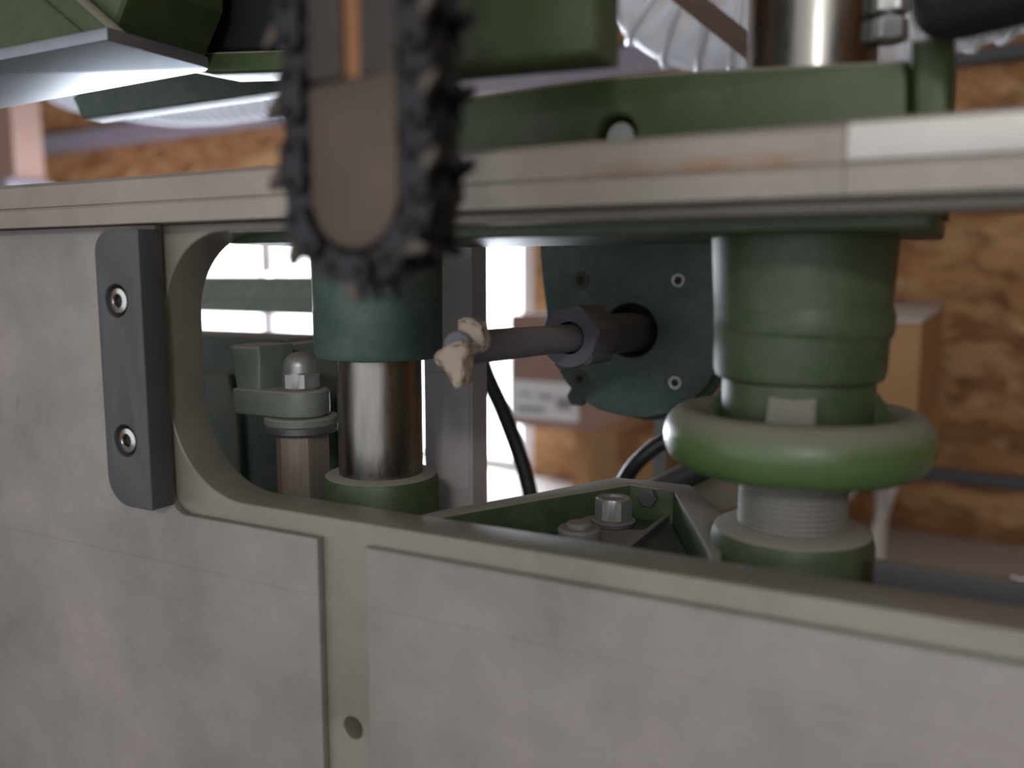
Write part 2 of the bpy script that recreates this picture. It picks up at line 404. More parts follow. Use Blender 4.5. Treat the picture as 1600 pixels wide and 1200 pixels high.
bn = thing('workbench', 'long white topped workbench against the chipboard wall carrying the cartons', 'workbench', (0, 1.7, 0))
BZ = hw(-.525)
slab('tabletop', [(-2.15, 1.30), (1.6, 1.30), (1.6, wally(1.6) - .004), (-2.15, wally(-2.15) - .004)], 'Z', BZ - .03, BZ, 'white', bn, bev=.003)
for x in (-2.1, -.2, 1.5):
    for y in (1.36, 1.70): box('leg', x - .025, y - .025, 0, x + .025, y + .025, BZ - .03, 'conduit', bn)

# pipe along the wall at right
pa_, pb_ = P(1400, 742, Y=wally(.10) - .03), P(1600, 768, Y=wally(.3) - .03)
pz = hw(-.40)
pw = tube('wall_pipe', [Vector((-.75, wally(-.75) - .016, pz)), Vector((2.4, wally(2.4) - .016, pz))], .0145, 'conduit')
tag(pw, 'dark grey pipe running low along the chipboard wall at right', 'pipe')
pw = tube('wall_pipe', [Vector((-.1, wally(-.1) - .016, hw(.405))), Vector((2.4, wally(2.4) - .016, hw(.405)))], .0145, 'conduit')
tag(pw, 'grey pipe high on the chipboard wall at the top right corner', 'pipe')

def carton(x0, x1, y0, y1, z0, z1, label, mat='card', side=None, labelbox=None, flap=0):
    t = thing('cardboard_box', label, 'box', ((x0 + x1) / 2, (y0 + y1) / 2, z0))
    box('carton_body', x0, y0, z0, x1, y1, z1, mat, t, .004)
    tp = box('packing_tape', (x0 + x1) / 2 - .025, y0 - .0006, z1 - .03, (x0 + x1) / 2 + .025, y1, z1 + .0008, 'card_dark', t, 0)
    if flap:
        bm = bmesh.new(); f = []
        fl = slab('flap', [(y0, z1), (y0 + .003, z1 + .002), (y0 + .05, z1 - .0), (y1, z1 + .003), (y1, z1 + .007), (y0 + .05, z1 + .006), (y0, z1 + .005)], 'X', x0, x1, 'white', t)
        fl['label'] = 'pale paper covered box flap'
    return t
# big box on a small stand at the right
bz1 = P(1420, 500, Y=1.22).z; bx1 = P(1441, 500, Y=1.22).x; sh_z = bz1 - .19; bx0 = bx1 - .24
t = thing('cardboard_box', 'tan cardboard box with pale top on the pipe stand behind the right column', 'box', ((bx0 + bx1) / 2, 1.5, sh_z))
bxr = P(1474, 478, Y=1.80).x
slab('carton_body', [(bx0, 1.22), (bx1, 1.22), (bxr, 1.80), (bx0, 1.80)], 'Z', sh_z, bz1 - .004, 'card', t, bev=.004)
f = slab('lid', [(bx0, 1.221), (bx1, 1.221), (bxr, 1.80), (bx0, 1.80)], 'Z', bz1 - .0039, bz1, 'white', t, bev=.0015); f['label'] = 'pale top of the box'
f = box('back_board', bx0, 1.8005, sh_z, bxr, 1.815, bz1 + .008, 'brown', t); f['label'] = 'dark brown board behind the box'

# group of cartons in the middle
def px_box(px0, px1, pyt, Y0, Y1, z0, label, mat):
    a = P(px0, pyt, Y=Y0); b = P(px1, pyt, Y=Y0)
    t = thing('cardboard_box', label, 'box', ((a.x + b.x) / 2, (Y0 + Y1) / 2, z0))
    box('carton_body', a.x, Y0, z0, b.x, Y1, a.z, mat, t, .004)
    return t, a.x, b.x, a.z
t1, a1, b1, zt1 = px_box(898, 1180, 668, 1.62, 1.92, BZ, 'wide tan cardboard box on the bench, under the box with the white shipping label', 'card')
box('packing_tape', a1 + .08, 1.6195, zt1 - .05, a1 + .13, 1.92, zt1 + .0005, 'card_dark', t1, 0)
t2 = thing('cardboard_box', 'pale cardboard box with a white shipping label, topmost of the stack behind the motor plate', 'box', (P(950, 600, Y=1.60).x, 1.75, zt1))
a = P(797, 600, Y=1.58); b = P(1140, 600, Y=1.58); zt2 = P(830, 492, Y=1.58).z
box('carton_body', a.x, 1.58, zt1 + .0015, b.x, 1.92, zt2, 'card_pink', t2, .004)
q0 = P(799, 652, Y=1.575); q1 = P(903, 600, Y=1.575)
lb = box('shipping_label', q0.x, 1.5785, q0.z, q1.x, 1.582, q1.z, 'paper', t2, 0)
for k, (u0, u1, v0, v1) in enumerate(((.08, .5, .18, .32), (.1, .3, .6, .68), (.4, .62, .55, .66), (.68, .9, .3, .62))):
    box('printing', q0.x + (q1.x - q0.x) * u0, 1.5775, q0.z + (q1.z - q0.z) * v0, q0.x + (q1.x - q0.x) * u1, 1.5785, q0.z + (q1.z - q0.z) * v1, 'ink', lb, 0)
t3, a3, b3, zt3 = px_box(922, 1046, 676, 1.36, 1.565, BZ, 'small tan cardboard box at the bench front, left of the grey square tube', 'card')
box('packing_tape', (a3 + b3) / 2 - .02, 1.3595, zt3 - .05, (a3 + b3) / 2 + .02, 1.565, zt3 + .0005, 'card_dark', t3, 0)

# carton at far left on a pedestal cabinet
cx1 = P(20, 220, Y=1.5); cx0 = cx1 + Vector((-.4, 0, 0)); cz0 = P(10, 281, Y=1.5).z; cyb = P(66, 220, X=cx1.x).y
cyb = min(cyb, 2.0)
cb = thing('storage_cabinet', 'tall blue grey cabinet at the far left in front of the chipboard wall', 'cabinet', ((cx0.x + cx1.x) / 2, 1.6, 0))
box('cabinet_body', cx0.x - .1, 1.47, 0, cx1.x + .01, cyb + .02, cz0, 'trunk', cb, .004)
box('door', cx0.x - .08, 1.46, .05, cx1.x - .01, 1.4698, cz0 - .03, 'trunk', cb, .002)
t = thing('cardboard_box', 'pinkish brown carton standing on the blue grey cabinet at far left', 'box', (cx0.x, 1.6, cz0))
box('carton_body', cx0.x, 1.5, cz0, cx1.x, cyb, cz0 + .55, 'card_pink', t, .004)
box('packing_tape', cx1.x - .22, 1.4992, cz0, cx1.x - .17, cyb, cz0 + .5508, 'card_dark', t, 0)

# clear dust hoses behind the machine head
hp = [P(90, 118, Y=1.1), P(180, 139, Y=1.05), P(290, 147, Y=1.02), P(400, 134, Y=1.0), P(520, 105, Y=1.0), P(640, 40, Y=1.0), P(700, -120, Y=1.0), P(730, -500, Y=1.0), P(740, -900, Y=1.0)]
hp = [P(20, 30, Y=1.15)] + hp
def hose_thing(pts, r, rr_, pitch, label):
    t = thing('dust_hose', label, 'hose', pts[0])
    tube('hose_wall', pts, r, 'hose', t, 32)
    ph, hel, ds = 0, [], 0; side = None
    for i in range(len(pts) - 1):
        a, b = pts[i], pts[i + 1]; L_ = (b - a).length; tg = (b - a).normalized()
        if side is None: side = tg.cross(Vector((0, 0, 1))).normalized()
        side = (side - tg * side.dot(tg)).normalized(); up = tg.cross(side); n_ = max(1, int(L_ / pitch * 22))
        for k_ in range(n_):
            p = a.lerp(b, k_ / n_); an = 2 * PI * (ds + L_ * k_ / n_) / pitch
            hel.append(p + (side * math.cos(an) + up * math.sin(an)) * (r + rr_ * .35))
        ds += L_
    tube('spiral_rib', hel, rr_, 'rib', t, 8)
    return t
hose_thing(bez(hp, 30), .044, .003, .020, 'wide clear ribbed dust hose sagging behind the machine head at upper left')
hp = [P(905, -900, Y=.80), P(915, -500, Y=.80), P(925, -200, Y=.80), P(985, -70, Y=.80), P(1055, 15, Y=.82), P(1170, 48, Y=.84), P(1330, 45, Y=.86), P(1480, 0, Y=.88), P(1600, -35, Y=.9), P(1760, -80, Y=.92), P(2000, -200, Y=.95), P(2300, -500, Y=1.0)]
hose_thing(bez(hp, 30), .046, .0042, .027, 'clear spiral dust hose hanging behind the polished column at top right')
st = box('support_strut', 0, 0, 0, .001, .001, .001, 'dull'); bpy.data.objects.remove(st)
st = tube('support_strut', [P(1040, -30, Y=.72), P(1210, 105, Y=.72)], .0085, 'brown', n=4); tag(st, 'dark diagonal flat strut crossing in front of the clear spiral hose', 'strut')

# ------------------------------------------------------------------ machine: base
base = thing('machine_base', 'green cast machine base behind the aluminium fence plate', 'machine base', (-.2, .45, 0))
box('pedestal', -.335, .335, 0, -.075, .47, hw(-.150), 'green', base, .004)
box('pedestal_side', -.60, .335, 0, -.3351, .62, hw(-.215), 'green', base, .004)
box('pedestal_side', -.0749, .335, 0, .33, .44, hw(-.215), 'green', base, .004)

# ------------------------------------------------------------------ fence plate with window, rail
YO, YB, YK = .290, .2945, .3175       # overlay front, recessed front, back of the plate
# window opening measured on the front (recessed) face
wx0 = P(262, 560, Y=YB).x; wz0 = CZ - .1078; wz1 = CZ + .0192
plate = thing('fence_plate', 'large dusty aluminium fence plate with a long rounded window and a vertical groove', 'fence plate', (-.2, .30, hw(-.32)))
gl = (P(497, 900, Y=YO).x, P(570, 900, Y=YO).x)
hc = P(551, 1138, Y=YB)
zt = hw(.0452)
slab('plate_body', rect(-.64, hw(-.32), .34, hw(.0234)), 'Y', YB, YK, 'alu_base', plate,
     holes=[rect(wx0, wz0, .315, wz1, .045, 14, rr=(.047, .01, .01, .040)), circ(hc.x, hc.z, .0052)], bev=.0012)
zr = P(800, 897, Y=YO).z
xl = P(252, 560, Y=YO).x
L = [(-.64, hw(-.32)), (gl[0], hw(-.32)), (gl[0], zr)]
L += [(xl + .012 - .012 * math.sin(t * PI / 12), zr + .012 - .012 * math.cos(t * PI / 12)) for t in range(0, 7)]
L += [(xl, hw(.0233)), (-.64, hw(.0233))]
slab('front_panel', L, 'Y', YO, YB - .0001, 'alu', plate, bev=.0008)
slab('front_panel', rect(gl[1], hw(-.32), .34, zr), 'Y', YO, YB - .0001, 'alu', plate, bev=.0016)
hb = link('hole_shade_disc', lathe_me((hc.x, YB + .018, hc.z), [(.0052, 0), (.0052, .001), (0, .001)], 24, Vector((0, -1, 0))), 'black', plate)  # black disc inside the hole, its deep shade done as colour

rail = thing('guide_rail', 'long blurred aluminium rail along the top of the fence plate', 'rail', (-.2, .29, hw(.017)))
zb0 = hw(.0235)
zg = hw(.0325)
slab('rail_profile', [(.281, zb0), (.3130, zb0), (.3130, zt), (.283, zt), (.281, zt - .002), (.281, zg + .0007), (.2822, zg + .0003), (.2822, zg - .0003), (.281, zg - .0007)],
     'X', -.64, P(1322, 220, Y=.281).x - .0003, 'alu_bar', rail)
r2 = slab('rail_end_section', [(.2808, zb0), (.3137, zb0), (.3137, zt + .0004), (.283, zt + .0004), (.2808, zt - .002), (.2808, zg + .0007), (.2822, zg + .0003), (.2822, zg - .0003), (.2808, zg - .0007)],
     'X', P(1322, 220, Y=.281).x, .34, 'alu_bar', rail)
stp = box('bright_strip', P(1325, 220, Y=.281).x, .2800, zg + .001, .34, .2807, zt - .001, 'alu_bright', rail, .0003)
stp['label'] = 'bright clean strip on the rail front'

# ------------------------------------------------------------------ dark stop block with two screws
YPF = .277
pb = thing('stop_block', 'dark grey plastic block with two socket screws left of the fence window', 'stop block', (P(195, 600, Y=YO).x, YO, P(195, 790, Y=YO).z))
x0 = P(157, 560, Y=YPF).x; x1 = P(225, 560, Y=YPF).x; z1 = P(214, 357, Y=YPF).z; z0 = P(238, 799, Y=YPF).z
scr = [P(181, 470, Y=YPF), P(195, 689, Y=YPF)]
slab('block', rect(x0, z0, x1, z1, n=10, rr=(.015, .001, .001, .011)), 'Y', YPF, YO - .0001, 'pad', pb,
     holes=[circ(s.x, s.z, .0078) for s in scr], bev=.0008)
for s in scr:
    socket_screw((s.x, YPF + .0058, s.z), .0064, pb, h=.005)
    lathe('screw_seat', (s.x, YPF + .007, s.z), [(.0077, 0), (.0077, .0004), (0, .0004)], 'black', pb, 24, Vector((0, -1, 0)))  # black disc closes the counterbore, shade around the screw as colour

# ------------------------------------------------------------------ guide columns
def colprof(r, z0, z1, b=.003, top=True):
    out = [(0, z0), (r - (b if not top else 0), z0)]
    if not top: out.append((r, z0 + b))
    if top:
        out += [(r, z1 - b), (r - b * .3, z1 - b * .3), (r - b, z1)]
    else: out += [(r, z1)]
    return out + [(0, z1)]
LX, LY = -.2755, .3755
def axis_at(px, py, Y): p = P(px, py, Y=Y); return p.x, p.y
LX = P(594, 650, Y=LY).x
zc = P(594, 736, Y=LY).z
def zat(px, py, Y): return P(px, py, Y=Y).z
lc = thing('guide_column', 'ground steel column between two green collars left of the motor plate', 'column', (LX, LY, hw(-.15)))
lathe('lower_collar', (LX, LY, 0), colprof(.0312, hw(-.150), zc, .004), 'green', lc)
lathe('column_rod', (LX, LY, 0), [(0, zc), (.0226, zc), (.0226, hw(.015)), (0, hw(.015))], 'chrome', lc)
zs = zat(594, 558, LY)
lathe('upper_sleeve', (LX, LY, 0), [(.0228, zs + .001), (.0228, zs), (.0305, zs), (.0325, zs + .0006), (.0340, zs + .003), (.0343, hw(.0147)), (.0228, hw(.0147))], 'teal', lc)

RY = .376; RX = P(1245, 620, Y=RY).x
k = RY / ray(1250, 620).y / FPX              # metres per pixel at that column
zc2 = zat(1240, 820, RY)
rc = thing('guide_column', 'green sleeved column with threaded lower spindle at right', 'column', (RX, RY, hw(-.15)))
lathe('lower_collar', (RX, RY, 0), [(0, hw(-.16)), (.040, hw(-.16)), (.0345, hw(-.143)), (.0338, zc2 - .006), (.0325, zc2 - .0015), (.0300, zc2), (0, zc2)], 'green', rc)
thr = [(0, zc2)]; z = zc2 + .0001; pit = .0022
while z < zat(1250, 738, RY):
    thr += [(.0217, z), (.0227, z + pit * .5), (.0217, z + pit)]; z += pit
thr += [(0, z)]
lathe('threaded_spindle', (RX, RY, 0), thr, 'steel', rc, 64)
zn1 = zat(1250, 594, RY)
lathe('upper_sleeve', (RX, RY, 0), [(.0228, zn1 + .001), (.0324, zn1 + .001), (.0338, zn1 + .002), (.0347, zn1 + .005), (.0353, zn1 + .03), (.0369, hw(.0147)), (0, hw(.0147))], 'green', rc)
zr_ = zat(1250, 500, RY)
lathe('casting_ring', (RX + .0008, RY, zr_), [(.0340, -.007), (.0356, -.0045), (.0360, -.003), (.0360, .003), (.0340, .009)], 'green', rc, 64, Vector((.02, .0, 1)).normalized())
lathe('column_rod', (RX, RY, 0), [(0, hw(.070)), (.0250, hw(.070)), (.0250, hw(.45)), (0, hw(.45))], 'chrome', rc)

# handwheel
zw = zat(1250, 681, RY) ; 
wh = thing('handwheel', 'green dusty handwheel with thick rounded rim on the threaded spindle', 'handwheel', (RX, RY, zw))
hubp = [(.0230, zw - .009), (.0295, zw - .009), (.0300, zw + .004), (.0308, zn1 - .010), (.0310, zn1 + .0005), (.0230, zn1 + .0005)]
lathe('hub', (RX, RY, 0), hubp + [hubp[0]], 'green', wh)
RR, rr = .0452, .0101
prof = []
for i in range(24):
    a = 2 * PI * i / 24
    prof.append((RR + rr * .98 * math.cos(a), zw + rr * 1.18 * math.sin(a) * (1.0 if math.sin(a) > 0 else 1.1)))
lathe('rim', (RX, RY, 0), prof + [prof[0]], 'wheel', wh, 96)
for i in range(3):
    a = math.radians(-84 + 120 * i)
    me = slab_me([(.0290, zw - .006), (.046, zw - .005), (.046, zw + .0075), (.0395, zw + .0095), (.0325, zn1 - .0055), (.0290, zn1 - .003)], 'Y', -.0098, .0098, bev=.002)
    me.transform(Matrix.Translation((RX, RY, 0)) @ Matrix.Rotation(a, 4, 'Z'))
    link('spoke', me, 'green', wh)

# ------------------------------------------------------------------ head casting above the columns
hd = thing('head_casting', 'long green cast arm joining both column sleeves above the rail', 'casting', (-.2, .38, hw(.0148)))
for o_ in (t1, t2, t3): o_['group'] = 'cardboard boxes stacked on the workbench'
fx1 = P(1466, 355, Y=.335).x
slab('flange', rect(LX - .05, .318, fx1, .425, .004), 'Z', hw(.0148), hw(.0235), 'green', hd, bev=.0015)
pts = [(560, 195), (735, 150), (860, 130), (960, 117), (1100, 107), (1250, 100), (1420, 92), (1424, 330), (560, 330)]
pl = XZ(pts, .335); 
bo = P(963, 212, Y=.335)
slab('arm_body', pl, 'Y', .335, .412, 'olive', hd, bev=.003, holes=[circ(bo.x, bo.z, .0078)])
pl = XZ([(1424, 60), (1492, 50), (1478, 330), (1424, 330)], .330)
slab('end_post', pl, 'Y', .330, .40, 'olive', hd, bev=.004)
lathe('pivot_bolt', (bo.x, .339, bo.z), [(0, -.02), (.0062, -.02), (.0062, -.001), (.0055, 0), (0, 0)], 'steel', hd, 32, Vector((0, -1, 0)))
cc = P(1392, 80, Y=.39); zz = P(1392, 88, Y=.39).z
hexnut('lock_nut', (cc.x, .37, hw(.0875)), .0135, .008, 'steel', hd, rot=.3)
lathe('lock_stud', (cc.x, .37, hw(.0955)), [(0, 0), (.0052, 0), (.0052, .05), (0, .05)], 'dull', hd, 24)
hexnut('lock_nut', (cc.x, .37, hw(.0975)), .0135, .013, 'steel', hd, rot=.1)

hs = tube('rubber_hose', bez([P(1470, -90, Y=.325), P(1468, -30, Y=.322), P(1476, 18, Y=.317), P(1545, 8, Y=.305), P(1680, -30, Y=.28)]), .0085, 'rubber')
tag(hs, 'black rubber hose curving over the green end post at top right', 'hose')
# green motor block above
mb = thing('motor_housing', 'dark olive green motor housing block right of the chain, above the arm', 'housing', (-.2, .27, hw(.08)))
pl = XZ([(585, -700), (937, -700), (935, 88), (735, 106), (560, 124)], .262)
slab('housing_block', pl, 'Y', .262, .284, 'olive', mb, bev=.005)
# ------------------------------------------------------------------ upper left carriage
cr = thing('carriage', 'olive green cast carriage at upper left holding a milled steel table', 'carriage', (-.45, .33, hw(.10)))
pl = XZ([(-80, 120), (165, 66), (178, 44), (205, -30), (210, -600), (-80, -600)], .30)
slab('casting_cheek', pl, 'Y', .30, .36, 'olive', cr, bev=.004)
pl = XZ([(20, -40), (85, -40), (205, 66), (150, 70)], .292)
slab('diagonal_rib', pl, 'Y', .29, .2999, 'olive', cr, bev=.004)
zz = .105
pl = XY([(-120, 192), (322, 112), (326, 108), (318, 104), (168, 63), (-120, 118)], zz)
tb = slab('steel_table', pl, 'Z', hw(zz), hw(zz + .006), 'bluesteel', cr, bev=.0008); tb['label'] = 'milled steel table with bright bluish underside'
pl = XZ([(112, 152), (128, 186), (450, 140), (520, 128), (520, 80), (325, 86), (200, 70)], .44)
slab('rear_cheek', pl, 'Y', .44, .46, 'teal', cr, bev=.002)
pl = XZ([(190, -600), (195, 30), (230, 75), (560, 84), (560, -600)], .37)
d = slab('motor_cover', pl, 'Y', .37, .43, 'black', cr, bev=.004); d['label'] = 'black motor cover'
pl = XZ([(200, 60), (260, 82), (450, 76), (450, 112), (330, 116), (200, 90)], .365)
slab('lower_lip', pl, 'Y', .365, .39, 'olive', cr, bev=.003)

# ------------------------------------------------------------------ mortising chain on its guide bar
YG0, YG1 = .196, .203
gx0 = P(480, 200, Y=YG0).x; gx1 = P(622, 200, Y=YG0).x; gc = (gx0 + gx1) / 2; gr = (gx1 - gx0) / 2
zbot = P(552, 392, Y=YG0).z; zcen = zbot + gr; ztop = hw(.26)
cs = thing('chain_cutter', 'dark oily mortising chain running round a steel guide bar in the foreground', 'chain cutter', (gc, YG0, zbot))
arc = [(gc + gr * math.cos(PI + PI * i / 24), zcen + gr * math.sin(PI + PI * i / 24)) for i in range(25)]
slab('guide_bar', arc + [(gx1, ztop), (gx0, ztop)], 'Y', YG0 + .002, YG1 + .004, 'barsteel2', cs, bev=.0006)
zpl = P(552, 122, Y=YG0).z
a2 = [(gc + (gr - .0004) * math.cos(PI + PI * i / 24), zcen + (gr - .0004) * math.sin(PI + PI * i / 24)) for i in range(25)]
nose = slab('nose_plate', a2 + [(gx1 - .0004, zpl + .001), (gx0 + .0004, zpl - .001)], 'Y', YG0, YG0 + .0019, 'barsteel', cs, bev=.0005); nose['label'] = 'worn brown steel nose plate'
ox0 = P(533, 60, Y=YG0).x; ox1 = P(560, 60, Y=YG0).x
for q0_, q1_ in ((gx0 + .0004, ox0), (ox1, gx1 - .0004)):
    slab('side_strip', rect(q0_, zpl + .0006, q1_, ztop), 'Y', YG0 + .0002, YG0 + .0019, 'barsteel2', cs, bev=.0003)
o = slab('oil_channel', rect(ox0, zpl + .0006, ox1, ztop), 'Y', YG0 + .0014, YG0 + .0019, 'orange', cs); o['label'] = 'orange rust coloured oil channel'
# chain path
pit = .0098; rp = gr + .0052; Ls = ztop - zcen; tot = 2 * Ls + PI * rp
def path(s):
    if s < Ls: return Vector((gc - rp, 0, ztop - s)), Vector((0, 0, -1))
    s -= Ls
    if s < PI * rp:
        a = PI + s / rp; return Vector((gc + rp * math.cos(a), 0, zcen + rp * math.sin(a))), Vector((-math.sin(a), 0, math.cos(a)))
    s -= PI * rp; return Vector((gc + rp, 0, zcen + s)), Vector((0, 0, 1))
def plate8(tooth):
    """side outline of a link in local u (along), v (outward)"""
    L_ = pit * .93; r = .0043
    o = [(L_ / 2 + r * .8 * math.cos(a), r * math.sin(a)) for a in [(-PI / 2 + PI * i / 8) for i in range(9)]]
    if tooth:
        o += [(L_ * .55, .0045), (L_ * .62, .0082), (L_ * .25, .0078), (L_ * .02, .0038)]
    o += [(-L_ / 2 + r * .8 * math.cos(a), r * math.sin(a)) for a in [(PI / 2 + PI * i / 8) for i in range(9)]]
    return o
def link_me(kind):
    bits = []; ys = ((-.0102, -.0078), (-.0012, .0012), (.0078, .0102)) if kind else ((-.0076, -.0016), (.0016, .0076))
    for a, b in ys:
        bits.append(slab_me(plate8(kind != 0), 'Y', a, b, bev=.0003))
    for u in (-pit * .465, pit * .465):
        bits.append(lathe_me((u, -.0108, 0), [(0, 0), (.0014, 0), (.0018, .0005), (.0018, .0211), (.0014, .0216), (0, .0216)], 12, Vector((0, 1, 0))))
    return joinme(bits)
tooth_me = slab_me([(-.001, .0036), (.0042, .0038), (.0064, .0078), (.0050, .0084), (.0015, .0058)], 'Y', -.0108, -.0070, bev=.0003)
KM = [link_me(0), link_me(1)]; YC = YG0 + .0085
n = int(tot / pit); s = pit * .4; i = 0
while s < tot - pit * .4:
    p, tg = path(s); outw = tg.cross(Vector((0, 1, 0))); 
    c = p - Vector((gc, 0, zcen)); 
    outv = Vector((-1, 0, 0)) if s < Ls else (Vector((1, 0, 0)) if s > Ls + PI * rp else c.normalized())
    side = outv.cross(tg)                                     # +-Y
    mtx = Matrix((tg, side.cross(tg) * 1.0, outv)).transposed()
    mtx = Matrix((tg, outv.cross(tg) * -1, outv)).transposed()
    kind = i % 2
    def place(me, nm, mat, par, jit=0):
        m4 = mtx.to_4x4(); m4.translation = Vector((p.x, YC, p.z))
        m2 = me.copy(); m2.transform(m4)
        if m4.determinant() < 0: m2.flip_normals()
        return link(nm, m2, mat, par)
    lk = place(KM[kind], 'chain_link', 'chainm', cs)
    if kind:
        m2 = tooth_me.copy(); m4 = mtx.to_4x4(); m4.translation = Vector((p.x, YC, p.z)); m2.transform(m4)
        if m4.determinant() < 0: m2.flip_normals()
        th = link('cutter_tooth', m2, 'toothm', lk)
    s += pit; i += 1
# link() puts meshes built in world space under the root empty; sub-parts sit in the same space as the link itself

# ------------------------------------------------------------------ motor plate with rod
YM = .555
mp = thing('motor_plate', 'dark green round bottomed plate with four screws and a bore', 'mounting plate', (P(985, 517, Y=YM).x, YM, hw(-.15)))
hole = P(985, 517, Y=YM)
out = [(838, 250), (843, 400), (851, 470), (858, 520), (866, 565), (882, 596), (905, 622), (935, 640), (970, 650), (1008, 653), (1045, 646), (1080, 628), (1104, 602), (1128, 560), (1150, 500), (1160, 400), (1165, 250)]
hr = 43 / FPX * YM / ray(985, 517).y
slab('plate_body', XZ(out, YM), 'Y', YM, YM + .014, 'teal', mp, holes=[circ(hole.x, hole.z, hr)], bev=.0012)
out2 = [(848, 250), (862, 470), (876, 560), (912, 615), (950, 640), (1010, 655), (1050, 655), (1095, 636), (1125, 600), (1150, 560), (1170, 500), (1175, 250)]
slab('rear_flange', XZ(out2, YM + .02), 'Y', YM + .0141, YM + .03, 'teal', mp, bev=.002, holes=[circ(hole.x, hole.z, hr)])
lathe('bore', (hole.x, YM + .0305, hole.z), [(hr + .004, 0), (hr + .004, .0003), (0, .0003)], 'black', mp, 32, Vector((0, -1, 0)))  # black disc behind the bore paints the darkness inside it
for (a, b) in ((1060, 438), (1055, 598)):
    q = P(a, b, Y=YM); socket_screw((q.x, YM - .0001, q.z), .0050, mp, h=.0014, mat='steel')
for (a, b) in ((908, 438), (906, 592)):
    q = P(a, b, Y=YM); s_ = socket_screw((q.x, YM - .0001, q.z), .0062, mp, h=.0010, mat='screwdust'); s_['label'] = 'dust filled screw head'
q = P(903, 619, Y=YM + .02); hexnut('side_bolt', (q.x, YM + .016, q.z), .013, .010, 'dull', mp, axis=Vector((0, 1, 0)))
# holder that carries the plate from the head casting
box('hanger', hole.x - .05, .4255, hw(.03), hole.x + .05, YM + .028, hw(.06), 'teal', mp)

YN0 = .44; e0 = P(985, 519, Y=YM); 
def rodp(Y):          # axis of the rod: nearly square to the fence
    tt = (YM - Y) / (YM - .335); a = P(985, 519, Y=YM); b = P(712, 545, Y=.335); return a.lerp(b, tt)
ax = (rodp(.335) - rodp(.60)).normalized()
rd = thing('tension_rod', 'grey steel rod with large hexagon nut sticking out of the motor plate', 'rod', rodp(.45))
def Yfor(px):
    lo, hi = .335, .6
    for _ in range(40):
        mid = (lo + hi) / 2; v = rodp(mid) - CAM; x = 800 + FPX * v.dot(Rt) / v.dot(Fw)
        if x < px: lo = mid
        else: hi = mid
    return lo
yn = Yfor(888); ynb = Yfor(925)
cyl('rod', rodp(.336), rodp(yn + .02), .0080, 'rod', rd)
cyl('rod_sleeve', rodp(ynb), rodp(YM + .02) , .0130, 'nutm', rd)
nl = (rodp(yn) - rodp(ynb)).length
hexnut('hexagon_nut', rodp(ynb), .0345, nl, 'nutm', rd, axis=ax, bore=.0095, rot=math.radians(12))
def chip(pts, Y, d, lab):
    me = slab_me(XZ(pts, Y), 'Y', Y, Y + d, bev=.0012)
    bm = bmesh.new(); bm.from_mesh(me); bmesh.ops.triangulate(bm, faces=bm.faces); bmesh.ops.subdivide_edges(bm, edges=bm.edges, cuts=2, use_grid_fill=True, smooth=.4); bm.to_mesh(me); bm.free()
    for v in me.vertices: v.co += Vector((random.uniform(-1, 1), random.uniform(-1, 1), random.uniform(-1, 1))) * .0006
    o = link('wood_chip', me, 'wood'); return tag(o, lab, 'wood chip', 'wood chips on the steel rod')
chip([(677, 556), (700, 540), (722, 534), (733, 545), (724, 562), (722, 600), (710, 606), (700, 585), (686, 572)], .327, .0085, 'ragged pale wood chip stuck on the free end of the steel rod')
chip([(716, 500), (738, 498), (752, 512), (758, 540), (742, 553), (726, 548), (718, 530)], .3385, .006, 'pinkish curled wood shaving standing up on the rod behind the ragged chip')

# ------------------------------------------------------------------ steel post behind left column
YP = .45
gp = thing('steel_post', 'dusty flat steel post with recessed panel between left column and window light', 'post', (P(700, 600, Y=YP).x, YP, hw(-.15)))
xa = P(663, 600, Y=YP).x; xb = P(738, 600, Y=YP).x
box('post_body', xa, YP, hw(-.16), xb, YP + .018, hw(.10), 'post', gp, .0012)
zq0 = P(700, 762, Y=YP).z; zq1 = P(700, 582, Y=YP).z
slab('recess_panel', rect(xa + .0022, zq0, xb - .002, zq1, .003), 'Y', YP - .0012, YP - .0001, 'post', gp, bev=.0004)

# ------------------------------------------------------------------ housing and clamp at left
YH = .50
hg = thing('rear_housing', 'dark green cast housing seen through the left end of the fence window', 'housing', (P(400, 650, Y=YH).x, YH, hw(-.15)))
slab('housing_front', XZ([(150, 516), (438, 528), (448, 531), (452, 540), (458, 640), (478, 1000), (150, 1000)], YH), 'Y', YH, YH + .05, 'teal', hg, bev=.002)
slab('housing_back', XZ([(430, 532), (560, 536), (560, 1000), (430, 1000)], .56), 'Y', .551, .60, 'teal', hg, bev=.002)
slab('door_panel', XZ([(150, 585), (356, 586), (370, 650), (388, 1000), (150, 1000)], YH - .006), 'Y', YH - .006, YH - .0001, 'green_dusty', hg, bev=.001)
zb = [P(400, 433, Y=.64).z, P(400, 470, Y=.64).z, P(400, 488, Y=.64).z]
cb_ = thing('cross_beam', 'horizontal green beam across the bright window behind the housing', 'beam', (-.6, .65, zb[2]))
slab('beam_web', [(.64, zb[1]), (.68, zb[1]), (.68, zb[0]), (.642, zb[0]), (.64, zb[0] - .002)], 'X', -1.1, P(700, 450, Y=.64).x, 'green_dusty', cb_)
slab('beam_lip', [(.634, zb[2]), (.68, zb[2]), (.68, zb[1] - .0001), (.634, zb[1] - .0001)], 'X', -1.1, P(700, 450, Y=.64).x, 'green_dusty', cb_)
box('beam_post', -1.1, .6801, 0, -1.02, .74, zb[0], 'green_dusty', cb_)

